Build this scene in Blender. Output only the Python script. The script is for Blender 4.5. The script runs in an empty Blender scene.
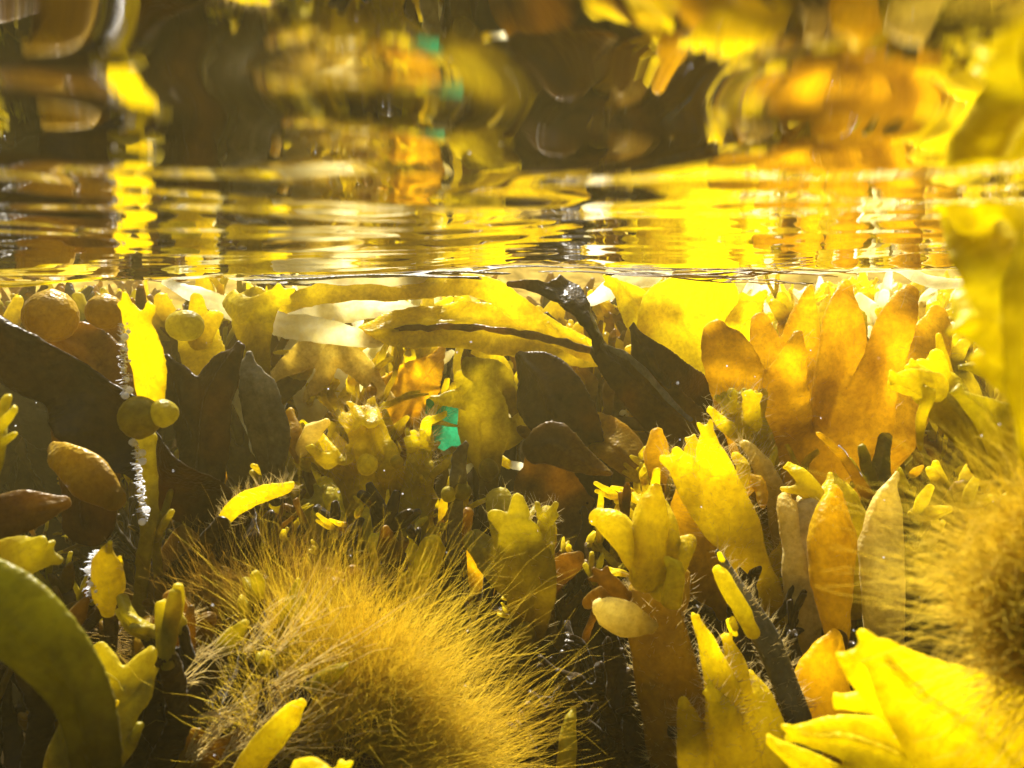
import bpy, math, random
import numpy as np
from mathutils import Vector, noise

random.seed(7)
rng = np.random.default_rng(7)
R = math.radians
SC = bpy.context.scene
COL = SC.collection
SC.unit_settings.scale_length = 0.1          # one unit is ten centimetres: this is a close-up world

# ------------------------------------------------------------------ camera
F_PX, PITCH = 760.0, R(8.5)
cam_d = bpy.data.cameras.new('camera')
cam_d.sensor_width = 36.0
cam_d.lens = 36.0 * F_PX / 1024.0
cam_d.clip_start, cam_d.clip_end = 0.01, 400.0
cam_d.dof.use_dof = True
cam_d.dof.focus_distance = 3.0
cam_d.dof.aperture_fstop = 2.8
cam = bpy.data.objects.new('camera', cam_d)
COL.objects.link(cam)
cam.rotation_euler = (R(90) - PITCH, 0, 0)
SC.camera = cam

# ------------------------------------------------------------------ world, sun, exposure
SUN_EL, SUN_AZ = R(50), R(-8)               # azimuth from +Y towards +X: the sun stands beyond the weed, a little left
w = bpy.data.worlds.new('World')
SC.world = w
w.use_nodes = True
nt = w.node_tree
sky = nt.nodes.new('ShaderNodeTexSky')
sky.sky_type = 'NISHITA'
sky.sun_disc = False
sky.sun_elevation = SUN_EL
sky.sun_rotation = SUN_AZ
nt.links.new(sky.outputs[0], nt.nodes['Background'].inputs[0])
nt.nodes['Background'].inputs[1].default_value = 0.06
sd = bpy.data.lights.new('sun', 'SUN')
sd.energy = 5.0
sd.angle = R(0.5)
sd.color = (1.0, 0.93, 0.80)
sun = bpy.data.objects.new('sun', sd)
COL.objects.link(sun)
to_sun = Vector((math.sin(SUN_AZ) * math.cos(SUN_EL), math.cos(SUN_AZ) * math.cos(SUN_EL), math.sin(SUN_EL)))
sun.rotation_euler = (-to_sun).to_track_quat('-Z', 'Y').to_euler()
sun.location = to_sun * 30
SC.view_settings.view_transform = 'Standard'
SC.view_settings.look = 'None'
SC.view_settings.gamma = 1
SC.view_settings.exposure = 2.35
SC.cycles.use_denoising = True
SC.cycles.max_bounces = 10
SC.cycles.diffuse_bounces = 5
SC.cycles.glossy_bounces = 4
SC.cycles.transmission_bounces = 6
SC.cycles.transparent_max_bounces = 12
SC.cycles.volume_bounces = 1
SC.cycles.caustics_reflective = False
SC.cycles.sample_clamp_indirect = 6.0

SURF = 0.045                                  # mean level of the water surface; a crest stands over the lens


def surf_z(x, y):
    """Mean water level: a low swell whose trough lies just short of three units out."""
    ph = (y - 2.8 - .30 * np.sin(.8 * x + .6) - .12 * np.sin(2.1 * x)) / 5.6
    cross = .016 * np.sin(1.35 * x + .4) + .012 * np.sin(3.1 * x + 1.7) + .006 * np.sin(6.3 * x + .4 * y)
    return SURF - .047 * np.cos(2 * math.pi * ph) + cross * np.clip(y / 2.2, 0, 1) ** 2


FW = np.array([0, math.cos(PITCH), -math.sin(PITCH)])
UP = np.array([0, math.sin(PITCH), math.cos(PITCH)])
RT = np.array([1.0, 0, 0])


def P(px, py, d):
    return d * (FW + RT * (px - 512) / F_PX - UP * (py - 384) / F_PX)


# ------------------------------------------------------------------ materials
def new_mat(name):
    m = bpy.data.materials.new(name)
    m.use_nodes = True
    n = m.node_tree.nodes
    n.clear()
    return m, n, m.node_tree.links


def weed_mat(name, a, b, trans=0.5, tcol=None, rough=0.42, scale=6.0, bump=0.3, speck=0.0, sheen=0.04, spec=0.15, aged=True, stain=0.75):
    """Translucent living tissue: two natural tones blotched together, fine pores, a wet coat."""
    m, n, l = new_mat(name)
    out = n.new('ShaderNodeOutputMaterial')
    tc = n.new('ShaderNodeTexCoord')
    nz = n.new('ShaderNodeTexNoise')
    nz.inputs['Scale'].default_value = scale
    nz.inputs['Detail'].default_value = 5
    nz.inputs['Roughness'].default_value = 0.65
    l.new(tc.outputs['Object'], nz.inputs['Vector'])
    cr = n.new('ShaderNodeValToRGB')
    cr.color_ramp.elements[0].position = 0.36
    cr.color_ramp.elements[1].position = 0.64
    cr.color_ramp.elements[0].color = (*a, 1)
    cr.color_ramp.elements[1].color = (*b, 1)
    l.new(nz.outputs['Fac'], cr.inputs['Fac'])
    colour = cr.outputs['Color']
    vo = n.new('ShaderNodeTexVoronoi')
    vo.inputs['Scale'].default_value = 75
    l.new(tc.outputs['Object'], vo.inputs['Vector'])
    if speck:
        r2 = n.new('ShaderNodeValToRGB')
        r2.color_ramp.elements[0].position = 0.10
        r2.color_ramp.elements[1].position = 0.30
        v = 1 - speck * .8
        r2.color_ramp.elements[0].color = (v, v * 0.9, v * 0.6, 1)
        r2.color_ramp.elements[1].color = (1, 1, 1, 1)
        l.new(vo.outputs['Distance'], r2.inputs['Fac'])
        mx = n.new('ShaderNodeMix')
        mx.data_type = 'RGBA'
        mx.blend_type = 'MULTIPLY'
        l.new(nz.outputs['Fac'], mx.inputs[0])
        l.new(colour, mx.inputs[6])
        l.new(r2.outputs['Color'], mx.inputs[7])
        colour = mx.outputs[2]
    # brown stains and old worn patches
    ns = n.new('ShaderNodeTexNoise')
    ns.inputs['Scale'].default_value = 7.5
    ns.inputs['Detail'].default_value = 8
    ns.inputs['Roughness'].default_value = 0.7
    ns.inputs['Distortion'].default_value = 0.6
    l.new(tc.outputs['Object'], ns.inputs['Vector'])
    rs = n.new('ShaderNodeValToRGB')
    rs.color_ramp.elements[0].position = 0.34
    rs.color_ramp.elements[1].position = 0.56
    rs.color_ramp.elements[0].color = (0.42, 0.36, 0.24, 1)
    rs.color_ramp.elements[1].color = (1, 1, 1, 1)
    l.new(ns.outputs['Fac'], rs.inputs['Fac'])
    m2 = n.new('ShaderNodeMix')
    m2.data_type = 'RGBA'
    m2.blend_type = 'MULTIPLY'
    m2.inputs[0].default_value = stain * .8
    l.new(colour, m2.inputs[6])
    l.new(rs.outputs['Color'], m2.inputs[7])
    colour = m2.outputs[2]
    ng = n.new('ShaderNodeTexNoise')          # grain of the pores
    ng.inputs['Scale'].default_value = 55
    ng.inputs['Detail'].default_value = 3
    l.new(tc.outputs['Object'], ng.inputs['Vector'])
    rg = n.new('ShaderNodeValToRGB')
    rg.color_ramp.elements[0].position = 0.34
    rg.color_ramp.elements[1].position = 0.60
    rg.color_ramp.elements[0].color = (0.60, 0.54, 0.42, 1)
    rg.color_ramp.elements[1].color = (1, 1, 1, 1)
    l.new(ng.outputs['Fac'], rg.inputs['Fac'])
    m4 = n.new('ShaderNodeMix')
    m4.data_type = 'RGBA'
    m4.blend_type = 'MULTIPLY'
    m4.inputs[0].default_value = stain * .55
    l.new(colour, m4.inputs[6])
    l.new(rg.outputs['Color'], m4.inputs[7])
    colour = m4.outputs[2]
    if aged:                                  # tissue: young yellow tips, old brown lower parts
        at = n.new('ShaderNodeAttribute')
        at.attribute_name = 'age'
        ra = n.new('ShaderNodeValToRGB')
        ra.color_ramp.elements[0].position = 0.05
        ra.color_ramp.elements[1].position = 0.85
        ra.color_ramp.elements[0].color = (0.22, 0.17, 0.10, 1)
        ra.color_ramp.elements[1].color = (1, 1, 1, 1)
        e = ra.color_ramp.elements.new(0.5)
        e.color = (0.72, 0.67, 0.45, 1)
        l.new(at.outputs['Fac'], ra.inputs['Fac'])
        m3 = n.new('ShaderNodeMix')
        m3.data_type = 'RGBA'
        m3.blend_type = 'MULTIPLY'
        m3.inputs[0].default_value = 1.0
        l.new(colour, m3.inputs[6])
        l.new(ra.outputs['Color'], m3.inputs[7])
        colour = m3.outputs[2]
    bp = n.new('ShaderNodeBump')
    bp.inputs['Strength'].default_value = bump
    bp.inputs['Distance'].default_value = 0.02
    nb = n.new('ShaderNodeTexNoise')
    nb.inputs['Scale'].default_value = 28
    nb.inputs['Detail'].default_value = 4
    l.new(tc.outputs['Object'], nb.inputs['Vector'])
    ad = n.new('ShaderNodeMath')
    ad.operation = 'MULTIPLY_ADD'
    ad.inputs[1].default_value = 0.5
    l.new(vo.outputs['Distance'], ad.inputs[0])
    l.new(nb.outputs['Fac'], ad.inputs[2])
    l.new(ad.outputs[0], bp.inputs['Height'])
    pr = n.new('ShaderNodeBsdfPrincipled')
    l.new(colour, pr.inputs['Base Color'])
    pr.inputs['Roughness'].default_value = rough
    pr.inputs['Specular IOR Level'].default_value = spec
    pr.inputs['Sheen Weight'].default_value = sheen
    pr.inputs['Sheen Roughness'].default_value = 0.4
    pr.inputs['Sheen Tint'].default_value = (1, 0.95, 0.8, 1)
    l.new(bp.outputs['Normal'], pr.inputs['Normal'])
    tr = n.new('ShaderNodeBsdfTranslucent')
    if tcol:
        mt = n.new('ShaderNodeMix')
        mt.data_type = 'RGBA'
        mt.blend_type = 'MULTIPLY'
        mt.inputs[0].default_value = 1.0
        l.new(colour, mt.inputs[6])
        k_ = [min(4.0, c / max(0.02, (x + y) / 2)) for c, x, y in zip(tcol, a, b)]
        mt.inputs[7].default_value = (*k_, 1)
        mt.clamp_result = True
        l.new(mt.outputs[2], tr.inputs['Color'])
    else:
        l.new(colour, tr.inputs['Color'])
    mix = n.new('ShaderNodeMixShader')
    mix.inputs[0].default_value = trans
    l.new(pr.outputs[0], mix.inputs[1])
    l.new(tr.outputs[0], mix.inputs[2])
    l.new(mix.outputs[0], out.inputs['Surface'])
    return m


M = dict(
    gold=weed_mat('golden_weed', (0.58, 0.44, 0.005), (0.74, 0.61, 0.010), 0.66, (0.97, 0.82, 0.008), speck=0.25, bump=.3),
    yellow=weed_mat('yellow_weed', (0.72, 0.57, 0.010), (0.82, 0.69, 0.015), 0.68, (1.0, 0.88, 0.02), speck=0.15),
    orange=weed_mat('orange_weed', (0.50, 0.32, 0.003), (0.66, 0.46, 0.005), 0.7, (0.95, 0.69, 0.005), speck=0.3),
    olive=weed_mat('olive_weed', (0.26, 0.22, 0.012), (0.44, 0.37, 0.03), 0.55, (0.72, 0.62, 0.02), speck=0.25),
    brown=weed_mat('brown_weed', (0.095, 0.058, 0.005), (0.21, 0.13, 0.009), 0.45, (0.50, 0.31, 0.010), speck=0.3),
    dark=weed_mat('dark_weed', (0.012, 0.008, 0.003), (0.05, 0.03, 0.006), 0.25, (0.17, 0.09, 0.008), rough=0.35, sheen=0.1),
    grey=weed_mat('grey_weed', (0.16, 0.15, 0.10), (0.34, 0.31, 0.20), 0.35, rough=0.3, scale=12),
    pale=weed_mat('pale_glare_weed', (0.86, 0.76, 0.30), (0.94, 0.90, 0.62), 0.8, (1.0, 0.96, 0.70), rough=0.5, aged=False, stain=0.3),  # pallor stands in for overexposed light along the waterline
    amber=weed_mat('amber_bladder', (0.30, 0.19, 0.006), (0.44, 0.29, 0.008), 0.35, (0.7, 0.48, 0.01), speck=0.3),
    moss=weed_mat('shade_olive_weed', (0.10, 0.095, 0.006), (0.20, 0.18, 0.010), 0.4, (0.42, 0.40, 0.012), speck=0.2),  # darker olive, the frond's shadowed look put into its colour
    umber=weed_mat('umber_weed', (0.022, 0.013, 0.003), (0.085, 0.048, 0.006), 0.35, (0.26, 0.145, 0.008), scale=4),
    cream=weed_mat('cream_weed', (0.66, 0.50, 0.12), (0.80, 0.68, 0.28), 0.55, (1.0, 0.84, 0.25), speck=0.2),
    hair=weed_mat('hair_weed', (0.66, 0.48, 0.035), (0.82, 0.65, 0.09), 0.6, (0.97, 0.80, 0.10), scale=2.5, bump=0, sheen=0, aged=False),
    dull=weed_mat('dull_hair_weed', (0.26, 0.17, 0.02), (0.42, 0.29, 0.04), 0.5, (0.7, 0.48, 0.06), scale=2.5, bump=0, sheen=0, aged=False),
    wisp=weed_mat('wisp_weed', (0.72, 0.58, 0.22), (0.86, 0.75, 0.40), 0.6, scale=2.5, bump=0, sheen=0, aged=False),
    white=weed_mat('white_fuzz_glint', (0.88, 0.89, 0.92), (0.93, 0.94, 0.97), 0.6, rough=0.25, stain=0, bump=0, aged=False),  # white for hairs, beads and specks, also painting glints along edges
    teal=weed_mat('turquoise_scrap', (0.06, 0.40, 0.27), (0.08, 0.50, 0.34), 0.5, (0.10, 0.75, 0.50), bump=0.05, aged=False),
)

# ground: rock and old holdfasts close by, near-black to paint the weed's shade, pale shell sand on the rising slope beyond
m, n, l = new_mat('seabed_rock')
out = n.new('ShaderNodeOutputMaterial')
pr = n.new('ShaderNodeBsdfPrincipled')
tc = n.new('ShaderNodeTexCoord')
sx = n.new('ShaderNodeSeparateXYZ')
l.new(tc.outputs['Object'], sx.inputs[0])
nz = n.new('ShaderNodeTexNoise')
nz.inputs['Scale'].default_value = 2.2
nz.inputs['Detail'].default_value = 7
l.new(tc.outputs['Object'], nz.inputs['Vector'])
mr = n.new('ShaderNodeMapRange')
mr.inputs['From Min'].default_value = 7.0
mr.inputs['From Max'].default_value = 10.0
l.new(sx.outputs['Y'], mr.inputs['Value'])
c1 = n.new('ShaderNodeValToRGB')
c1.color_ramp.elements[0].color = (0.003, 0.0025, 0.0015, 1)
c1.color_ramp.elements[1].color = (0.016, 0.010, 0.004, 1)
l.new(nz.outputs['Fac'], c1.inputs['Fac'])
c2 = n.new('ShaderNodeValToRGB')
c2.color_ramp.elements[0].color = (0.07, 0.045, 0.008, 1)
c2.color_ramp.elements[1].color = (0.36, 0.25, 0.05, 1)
c2.color_ramp.elements[0].position = 0.35
c2.color_ramp.elements[1].position = 0.65
l.new(nz.outputs['Fac'], c2.inputs['Fac'])
mx = n.new('ShaderNodeMix')
mx.data_type = 'RGBA'
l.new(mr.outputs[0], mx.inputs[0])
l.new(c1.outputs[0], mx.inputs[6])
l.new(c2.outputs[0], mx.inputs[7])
l.new(mx.outputs[2], pr.inputs['Base Color'])
pr.inputs['Roughness'].default_value = 0.9
pr.inputs['Specular IOR Level'].default_value = 0.0
bp = n.new('ShaderNodeBump')
bp.inputs['Strength'].default_value = 0.6
bp.inputs['Distance'].default_value = 0.1
l.new(nz.outputs['Fac'], bp.inputs['Height'])
l.new(bp.outputs[0], pr.inputs['Normal'])
l.new(pr.outputs[0], out.inputs['Surface'])
M['seabed'] = m

# water surface: transparent within Snell's window, a total mirror beyond it
m, n, l = new_mat('water_surface')
out = n.new('ShaderNodeOutputMaterial')
fr = n.new('ShaderNodeFresnel')
fr.inputs['IOR'].default_value = 1.333
tb = n.new('ShaderNodeBsdfTransparent')
gl = n.new('ShaderNodeBsdfGlossy')
gl.inputs['Roughness'].default_value = 0.0
gl.inputs['Color'].default_value = (1, 1, 1, 1)
ms = n.new('ShaderNodeMixShader')
l.new(fr.outputs[0], ms.inputs[0])
l.new(tb.outputs[0], ms.inputs[1])
l.new(gl.outputs[0], ms.inputs[2])
l.new(ms.outputs[0], out.inputs['Surface'])
M['water'] = m

m, n, l = new_mat('water_haze')
out = n.new('ShaderNodeOutputMaterial')
vol = n.new('ShaderNodeVolumePrincipled')
vol.inputs['Color'].default_value = (1.0, 0.80, 0.26, 1)
vol.inputs['Density'].default_value = 0.0115
vol.inputs['Anisotropy'].default_value = 0.65
l.new(vol.outputs[0], out.inputs['Volume'])
M['haze'] = m


# ------------------------------------------------------------------ mesh helpers
def mesh_np(name, v, f, smooth=True):
    me = bpy.data.meshes.new(name)
    v = np.asarray(v, np.float32)
    f = np.asarray(f, np.int32)
    k = f.shape[1]
    me.vertices.add(len(v))
    me.vertices.foreach_set('co', v.ravel())
    me.loops.add(f.size)
    me.loops.foreach_set('vertex_index', f.ravel())
    me.polygons.add(len(f))
    me.polygons.foreach_set('loop_start', np.arange(0, f.size, k, dtype=np.int32))
    me.polygons.foreach_set('loop_total', np.full(len(f), k, np.int32))
    me.update(calc_edges=True)
    if smooth:
        me.polygons.foreach_set('use_smooth', np.ones(len(f), bool))
    me.validate()
    return me


def link(name, me, mat, parent=None):
    o = bpy.data.objects.new(name, me)
    if mat is not None:
        me.materials.clear()
        me.materials.append(M[mat] if isinstance(mat, str) else mat)
    COL.objects.link(o)
    if parent is not None:
        o.parent = parent
        o.location = -Vector(parent.location) if parent.type == 'EMPTY' and parent.parent is None else (0, 0, 0)
    return o


def tag(o, label=None, cat=None, group=None, kind=None):
    if label: o['label'] = label
    if cat: o['category'] = cat
    if group: o['group'] = group
    if kind: o['kind'] = kind
    return o


def catmull(pts, m):
    pts = np.asarray(pts, float)
    k = len(pts)
    if k == 2:
        t = np.linspace(0, 1, m)[:, None]
        return pts[0] * (1 - t) + pts[1] * t
    e = np.vstack([2 * pts[0] - pts[1], pts, 2 * pts[-1] - pts[-2]])
    u = np.linspace(0, k - 1 - 1e-9, m)
    i = u.astype(int)
    t = (u - i)[:, None]
    a, b, c, d = e[i], e[i + 1], e[i + 2], e[i + 3]
    return 0.5 * (2 * b + (c - a) * t + (2 * a - 5 * b + 4 * c - d) * t ** 2 + (3 * b - a - 3 * c + d) * t ** 3)


def sweep(pos, wid, thk, normal, step, seg=16, expo=0.8):
    """Flattened rounded strap through pos; returns verts, quads."""
    pos = np.asarray(pos, float)
    L = np.linalg.norm(np.diff(pos, axis=0), axis=1).sum()
    m = int(np.clip(L / step, 6, 90))
    data = catmull(np.column_stack([pos, wid, thk]), m)
    pos, wid, thk = data[:, :3], np.maximum(data[:, 3], 1e-4), np.maximum(data[:, 4], 1e-4)
    tan = np.gradient(pos, axis=0)
    tan /= np.linalg.norm(tan, axis=1)[:, None] + 1e-12
    # rounded ends
    a = np.linspace(0, math.pi / 2, 6)[1:]
    def cap(i, s):
        p = pos[i] + s * tan[i] * (np.sin(a)[:, None] * wid[i] * 0.9)
        k = np.maximum(np.cos(a), 0.03)
        return p, wid[i] * k, thk[i] * k ** 0.8, np.repeat(tan[i][None], 5, 0)
    p0, w0, t0, g0 = cap(0, -1)
    p1, w1, t1, g1 = cap(-1, 1)
    pos = np.vstack([p0[::-1], pos, p1]); wid = np.r_[w0[::-1], wid, w1]; thk = np.r_[t0[::-1], thk, t1]
    tan = np.vstack([g0[::-1], tan, g1])
    nrm = np.asarray(normal, float)
    if nrm.ndim == 1: nrm = np.repeat(nrm[None], len(pos), 0)
    wd = np.cross(tan, nrm)
    ln = np.linalg.norm(wd, axis=1)[:, None]
    wd = np.where(ln > 1e-4, wd / (ln + 1e-12), RT)
    nn = np.cross(wd, tan)
    th = np.linspace(0, 2 * math.pi, seg, endpoint=False)
    cx = np.sign(np.cos(th)) * np.abs(np.cos(th)) ** expo
    sy = np.sign(np.sin(th)) * np.abs(np.sin(th)) ** expo
    v = pos[:, None] + wd[:, None] * (cx[None, :, None] * wid[:, None, None]) + nn[:, None] * (sy[None, :, None] * thk[:, None, None])
    k = len(pos)
    idx = np.arange(k * seg).reshape(k, seg)
    q = np.stack([idx[:-1], np.roll(idx[:-1], -1, 1), np.roll(idx[1:], -1, 1), idx[1:]], -1).reshape(-1, 4)
    v = v.reshape(-1, 3)
    # closing fans as degenerate-free quads onto the end centre
    c0, c1 = len(v), len(v) + 1
    v = np.vstack([v, pos[0], pos[-1]])
    e0 = np.array([[idx[0, (j + 2) % seg], idx[0, (j + 1) % seg], idx[0, j], c0] for j in range(0, seg, 2)])
    e1 = np.array([[idx[-1, j], idx[-1, (j + 1) % seg], idx[-1, (j + 2) % seg], c1] for j in range(0, seg, 2)])
    return v, np.vstack([q, e0, e1])


def merge(parts):
    vs, fs, o = [], [], 0
    for v, f in parts:
        vs.append(v); fs.append(f + o); o += len(v)
    return np.vstack(vs), np.vstack(fs)


def remeshed(me, voxel):
    o = bpy.data.objects.new('tmp', me)
    COL.objects.link(o)
    md = o.modifiers.new('r', 'REMESH')
    md.mode = 'VOXEL'
    md.voxel_size = voxel
    md.use_smooth_shade = True
    s = o.modifiers.new('s', 'SMOOTH')
    s.factor = 0.5
    s.iterations = 3
    dg = bpy.context.evaluated_depsgraph_get()
    new = bpy.data.meshes.new_from_object(o.evaluated_get(dg))
    bpy.data.objects.remove(o)
    bpy.data.meshes.remove(me)
    new.polygons.foreach_set('use_smooth', np.ones(len(new.polygons), bool))
    return new


def wave(me, amp, freq, along=FW, seed=0.0, fine=0.0):
    k = len(me.vertices)
    co = np.empty(k * 3, np.float32)
    me.vertices.foreach_get('co', co)
    co = co.reshape(-1, 3)
    al = np.asarray(along)
    for i in range(k):
        p = co[i]
        q = Vector((p[0] * freq + seed, p[1] * freq, p[2] * freq))
        d = noise.noise(q) * amp
        co[i] = p + al * d
        if fine:
            co[i] += np.array(noise.noise_vector(q * 3.1)) * fine + np.array(noise.noise_vector(q * 9.7)) * (fine * .35)
    me.vertices.foreach_set('co', co.ravel())
    me.update()


BLADE_T = dict(blade=0.16, receptacle=0.72, stipe=0.55, midrib=0.7, bladder=1.0)


def set_age(me, base, reach, lo=0.0):
    k = len(me.vertices)
    co = np.empty(k * 3, np.float32)
    me.vertices.foreach_get('co', co)
    z = co[2::3]                              # whatever reaches the surface lies flat against its underside
    lim = surf_z(co[0::3], co[1::3]) - .03
    co[2::3] = np.where(z > lim, lim + .02 * np.tanh((z - lim) / .06), z)
    me.vertices.foreach_set('co', co)
    a = np.linalg.norm(co.reshape(-1, 3) - np.asarray(base, np.float32), axis=1) / reach
    at = me.attributes.new('age', 'FLOAT', 'POINT')
    at.data.foreach_set('value', np.clip(lo + (1 - lo) * a, 0, 1).astype(np.float32))


def branch(D, nodes, tr, tmin, normal, step):
    pos, wid, thk = [], [], []
    for nd in nodes:
        d = D + (nd[3] if len(nd) > 3 else 0)
        pos.append(P(nd[0], nd[1], d))
        h = nd[2] * d / F_PX / 2
        wid.append(h)
        thk.append(max(tmin, h * tr))
    return sweep(pos, wid, thk, normal, step)


def ball(D, x, y, r, seed):
    u = np.linspace(0, math.pi, 15); c = P(x, y, D); rr = r * D / F_PX
    pos = [c + UP * rr * k for k in (-0.98, -0.8, -0.4, 0, 0.4, 0.8, 0.98)]
    h = [rr * math.sqrt(1 - k * k) for k in (-0.98, -0.8, -0.4, 0, 0.4, 0.8, 0.98)]
    v, f = sweep(pos, h, h, FW, rr / 5, 18, 1.0)
    n_ = (v - c) / rr
    v = c + (v - c) * (1 + .16 * (n_ @ UP)[:, None] * math.cos(seed) + .05 * np.sin(n_ @ RT * 3 + seed)[:, None]) * (rr / np.maximum(np.linalg.norm(v - c, axis=1), 1e-9))[:, None] * (1 + 0.04 * np.sin(v[:, :1] * 40 + seed))
    return v, f


COUNT = [0]


def frond(name, label, cat, D, parts, group=None, tilt=0.0):
    """One plant traced as straps in space.  parts: (part, material, branches, opts)."""
    COUNT[0] += 1
    seed = COUNT[0] * 3.7
    first = parts[0][2][0][0]
    base = P(first[0], first[1], D)
    root = bpy.data.objects.new(name, None)
    root.empty_display_size = 0.05
    COL.objects.link(root)
    root.location = base
    tag(root, label, cat, group)
    rr = random.Random(COUNT[0])
    reach = max(np.linalg.norm(P(nd[0], nd[1], D) - base) for pt in parts for b in pt[2] if pt[0] != 'bladder' for nd in b)

    def facing():
        k = parts[0][3].get('lean', 1) if len(parts[0]) > 3 else 1
        t = tilt + rr.uniform(-.4, .4) * k
        return -FW * math.cos(t) + RT * math.sin(t) + UP * rr.uniform(-.1, .35)

    def leaning():                            # no branch lies in one plane: it leans towards or away from us
        lean = rr.uniform(-.05, .05) * D * parts[0][3].get('lean', 1) if len(parts[0]) > 3 else rr.uniform(-.05, .05) * D
        return lambda b: [(nd[0], nd[1], nd[2], (nd[3] if len(nd) > 3 else 0) + lean * (i / max(1, len(b) - 1)) ** 1.5) for i, nd in enumerate(b)]
    for pt in parts:
        part, mat, brs = pt[:3]
        op = pt[3] if len(pt) > 3 else {}
        tr = op.get('t', BLADE_T.get(part, 0.5))
        vox = max(0.0055, 2.3 * D / F_PX)
        tmin = vox * 1.6 if part == 'blade' else 0.002
        step = vox * 2.5
        if part == 'bladder':
            for b in brs:
                v, f = ball(D + op.get('dd', 0), *b, seed)
                me = mesh_np(part, v, f)
                set_age(me, base, reach, .6)
                o = link(part, me, mat, root)
                if 'label' in op: o['label'] = op['label']
            continue
        leaned = [(facing(), leaning() if part != 'midrib' else (lambda b: b)) for b in brs]
        sw = [branch(D + op.get('dd', 0), ln(b), tr, tmin, nr, step) for b, (nr, ln) in zip(brs, leaned)]
        if part == 'blade' and not op.get('plain'):      # the raised rib down the middle of every strap
            for b in brs:
                if max(nd[2] for nd in b) > 22:
                    bb = [(nd[0], nd[1], max(nd[2] * .13, 3.5), nd[3] if len(nd) > 3 else 0) for nd in b]
                    i = brs.index(b)
                    sw.append(branch(D + op.get('dd', 0), leaned[i][1](bb), 0, tmin * 1.25 + .05 * max(nd[2] for nd in b) * D / F_PX, leaned[i][0], step))
        if part == 'blade' and not op.get('plain'):
            for b in brs:
                (x0, y0), (x1, y1, w1) = b[-2][:2], b[-1][:3]
                dd = b[-1][3] if len(b[-1]) > 3 else 0
                ln = math.hypot(x1 - x0, y1 - y0) + 1e-6
                ax = math.atan2(y1 - y0, x1 - x0)
                if w1 < 7 or rr.random() < .25: continue
                for k in range(rr.choice((2, 2, 3))):
                    a = ax + (k - .8) * .75 + rr.uniform(-.2, .2)
                    q = w1 * rr.uniform(.55, .95)
                    i = brs.index(b)
                    kb = [(x1, y1, w1 * .5, dd), (x1 + math.cos(a) * q * .6, y1 + math.sin(a) * q * .6, w1 * .48, dd), (x1 + math.cos(a) * q, y1 + math.sin(a) * q, w1 * .3, dd)]
                    off = leaned[i][1](b)[-1][3] - dd
                    sw.append(branch(D + op.get('dd', 0) + off, kb, .5, tmin, leaned[i][0], step * .6))
        if part in ('receptacle', 'midrib', 'stipe', 'tooth') and not op.get('join'):
            for s in sw:
                me = mesh_np(part, *s)
                wave(me, 0.012 * D / 2.5, 5, FW, seed, 0.010 * D / 2.5)
                set_age(me, base, reach, .35)
                o = link(part, me, mat, root)
                if 'label' in op: o['label'] = op['label']
                if 'fuzz' in op: fuzz(o, op['fuzz'], .013 * D)
        else:
            me = remeshed(mesh_np(part, *merge(sw)), vox)
            wave(me, op.get('wave', 0.10) * D / 3, op.get('freq', 2.2), FW, seed, 0.012 * D / 3)
            set_age(me, base, reach, op.get('lo', 0.0))
            o = link(part, me, mat, root)
            if 'label' in op: o['label'] = op['label']
            if 'fuzz' in op: fuzz(o, op['fuzz'], .013 * D)
    return root


def strands(name, roots, dirs, length, rad, mat, parent, seg=8, curl=.25, flow=(0, 0, 0), clump=0.0):
    n = len(roots)
    L = length * rng.uniform(.55, 1.1, n)
    t = np.linspace(0, 1, seg)
    a = rng.normal(0, 1, (n, 3)); b = rng.normal(0, 1, (n, 3))
    if clump:
        ids = rng.integers(0, max(1, int(n / 40)), n)
        ca = rng.normal(0, 1, (ids.max() + 1, 3)); cb = rng.normal(0, 1, (ids.max() + 1, 3))
        a = a * (1 - clump) + ca[ids] * clump; b = b * (1 - clump) + cb[ids] * clump
    fl = np.asarray(flow, float)
    pos = roots[:, None] + L[:, None, None] * (dirs[:, None] * t[None, :, None] + fl * (t ** 2)[None, :, None]
          + curl * (a[:, None] * (t ** 1.6)[None, :, None] * .5 + b[:, None] * np.sin(t * 5)[None, :, None] * .08 + np.cross(a, b)[:, None] * (np.sin(t * 13) * t)[None, :, None] * .05))
    tan = np.gradient(pos, axis=1)
    tan /= np.linalg.norm(tan, axis=2)[..., None] + 1e-9
    s = np.cross(tan, np.array([.3, .9, .2])); s /= np.linalg.norm(s, axis=2)[..., None] + 1e-9
    u = np.cross(s, tan)
    rr = rad * (1 - .75 * t)[None, :, None]
    ring = [pos + rr * (s * math.cos(k) + u * math.sin(k)) for k in (0, 2.094, 4.189)]
    v = np.stack(ring, 2).reshape(-1, 3)
    idx = np.arange(n * seg * 3).reshape(n, seg, 3)
    q = np.stack([idx[:, :-1], np.roll(idx[:, :-1], -1, 2), np.roll(idx[:, 1:], -1, 2), idx[:, 1:]], -1).reshape(-1, 4)
    return link(name, mesh_np(name, v, q), mat, parent)


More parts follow.
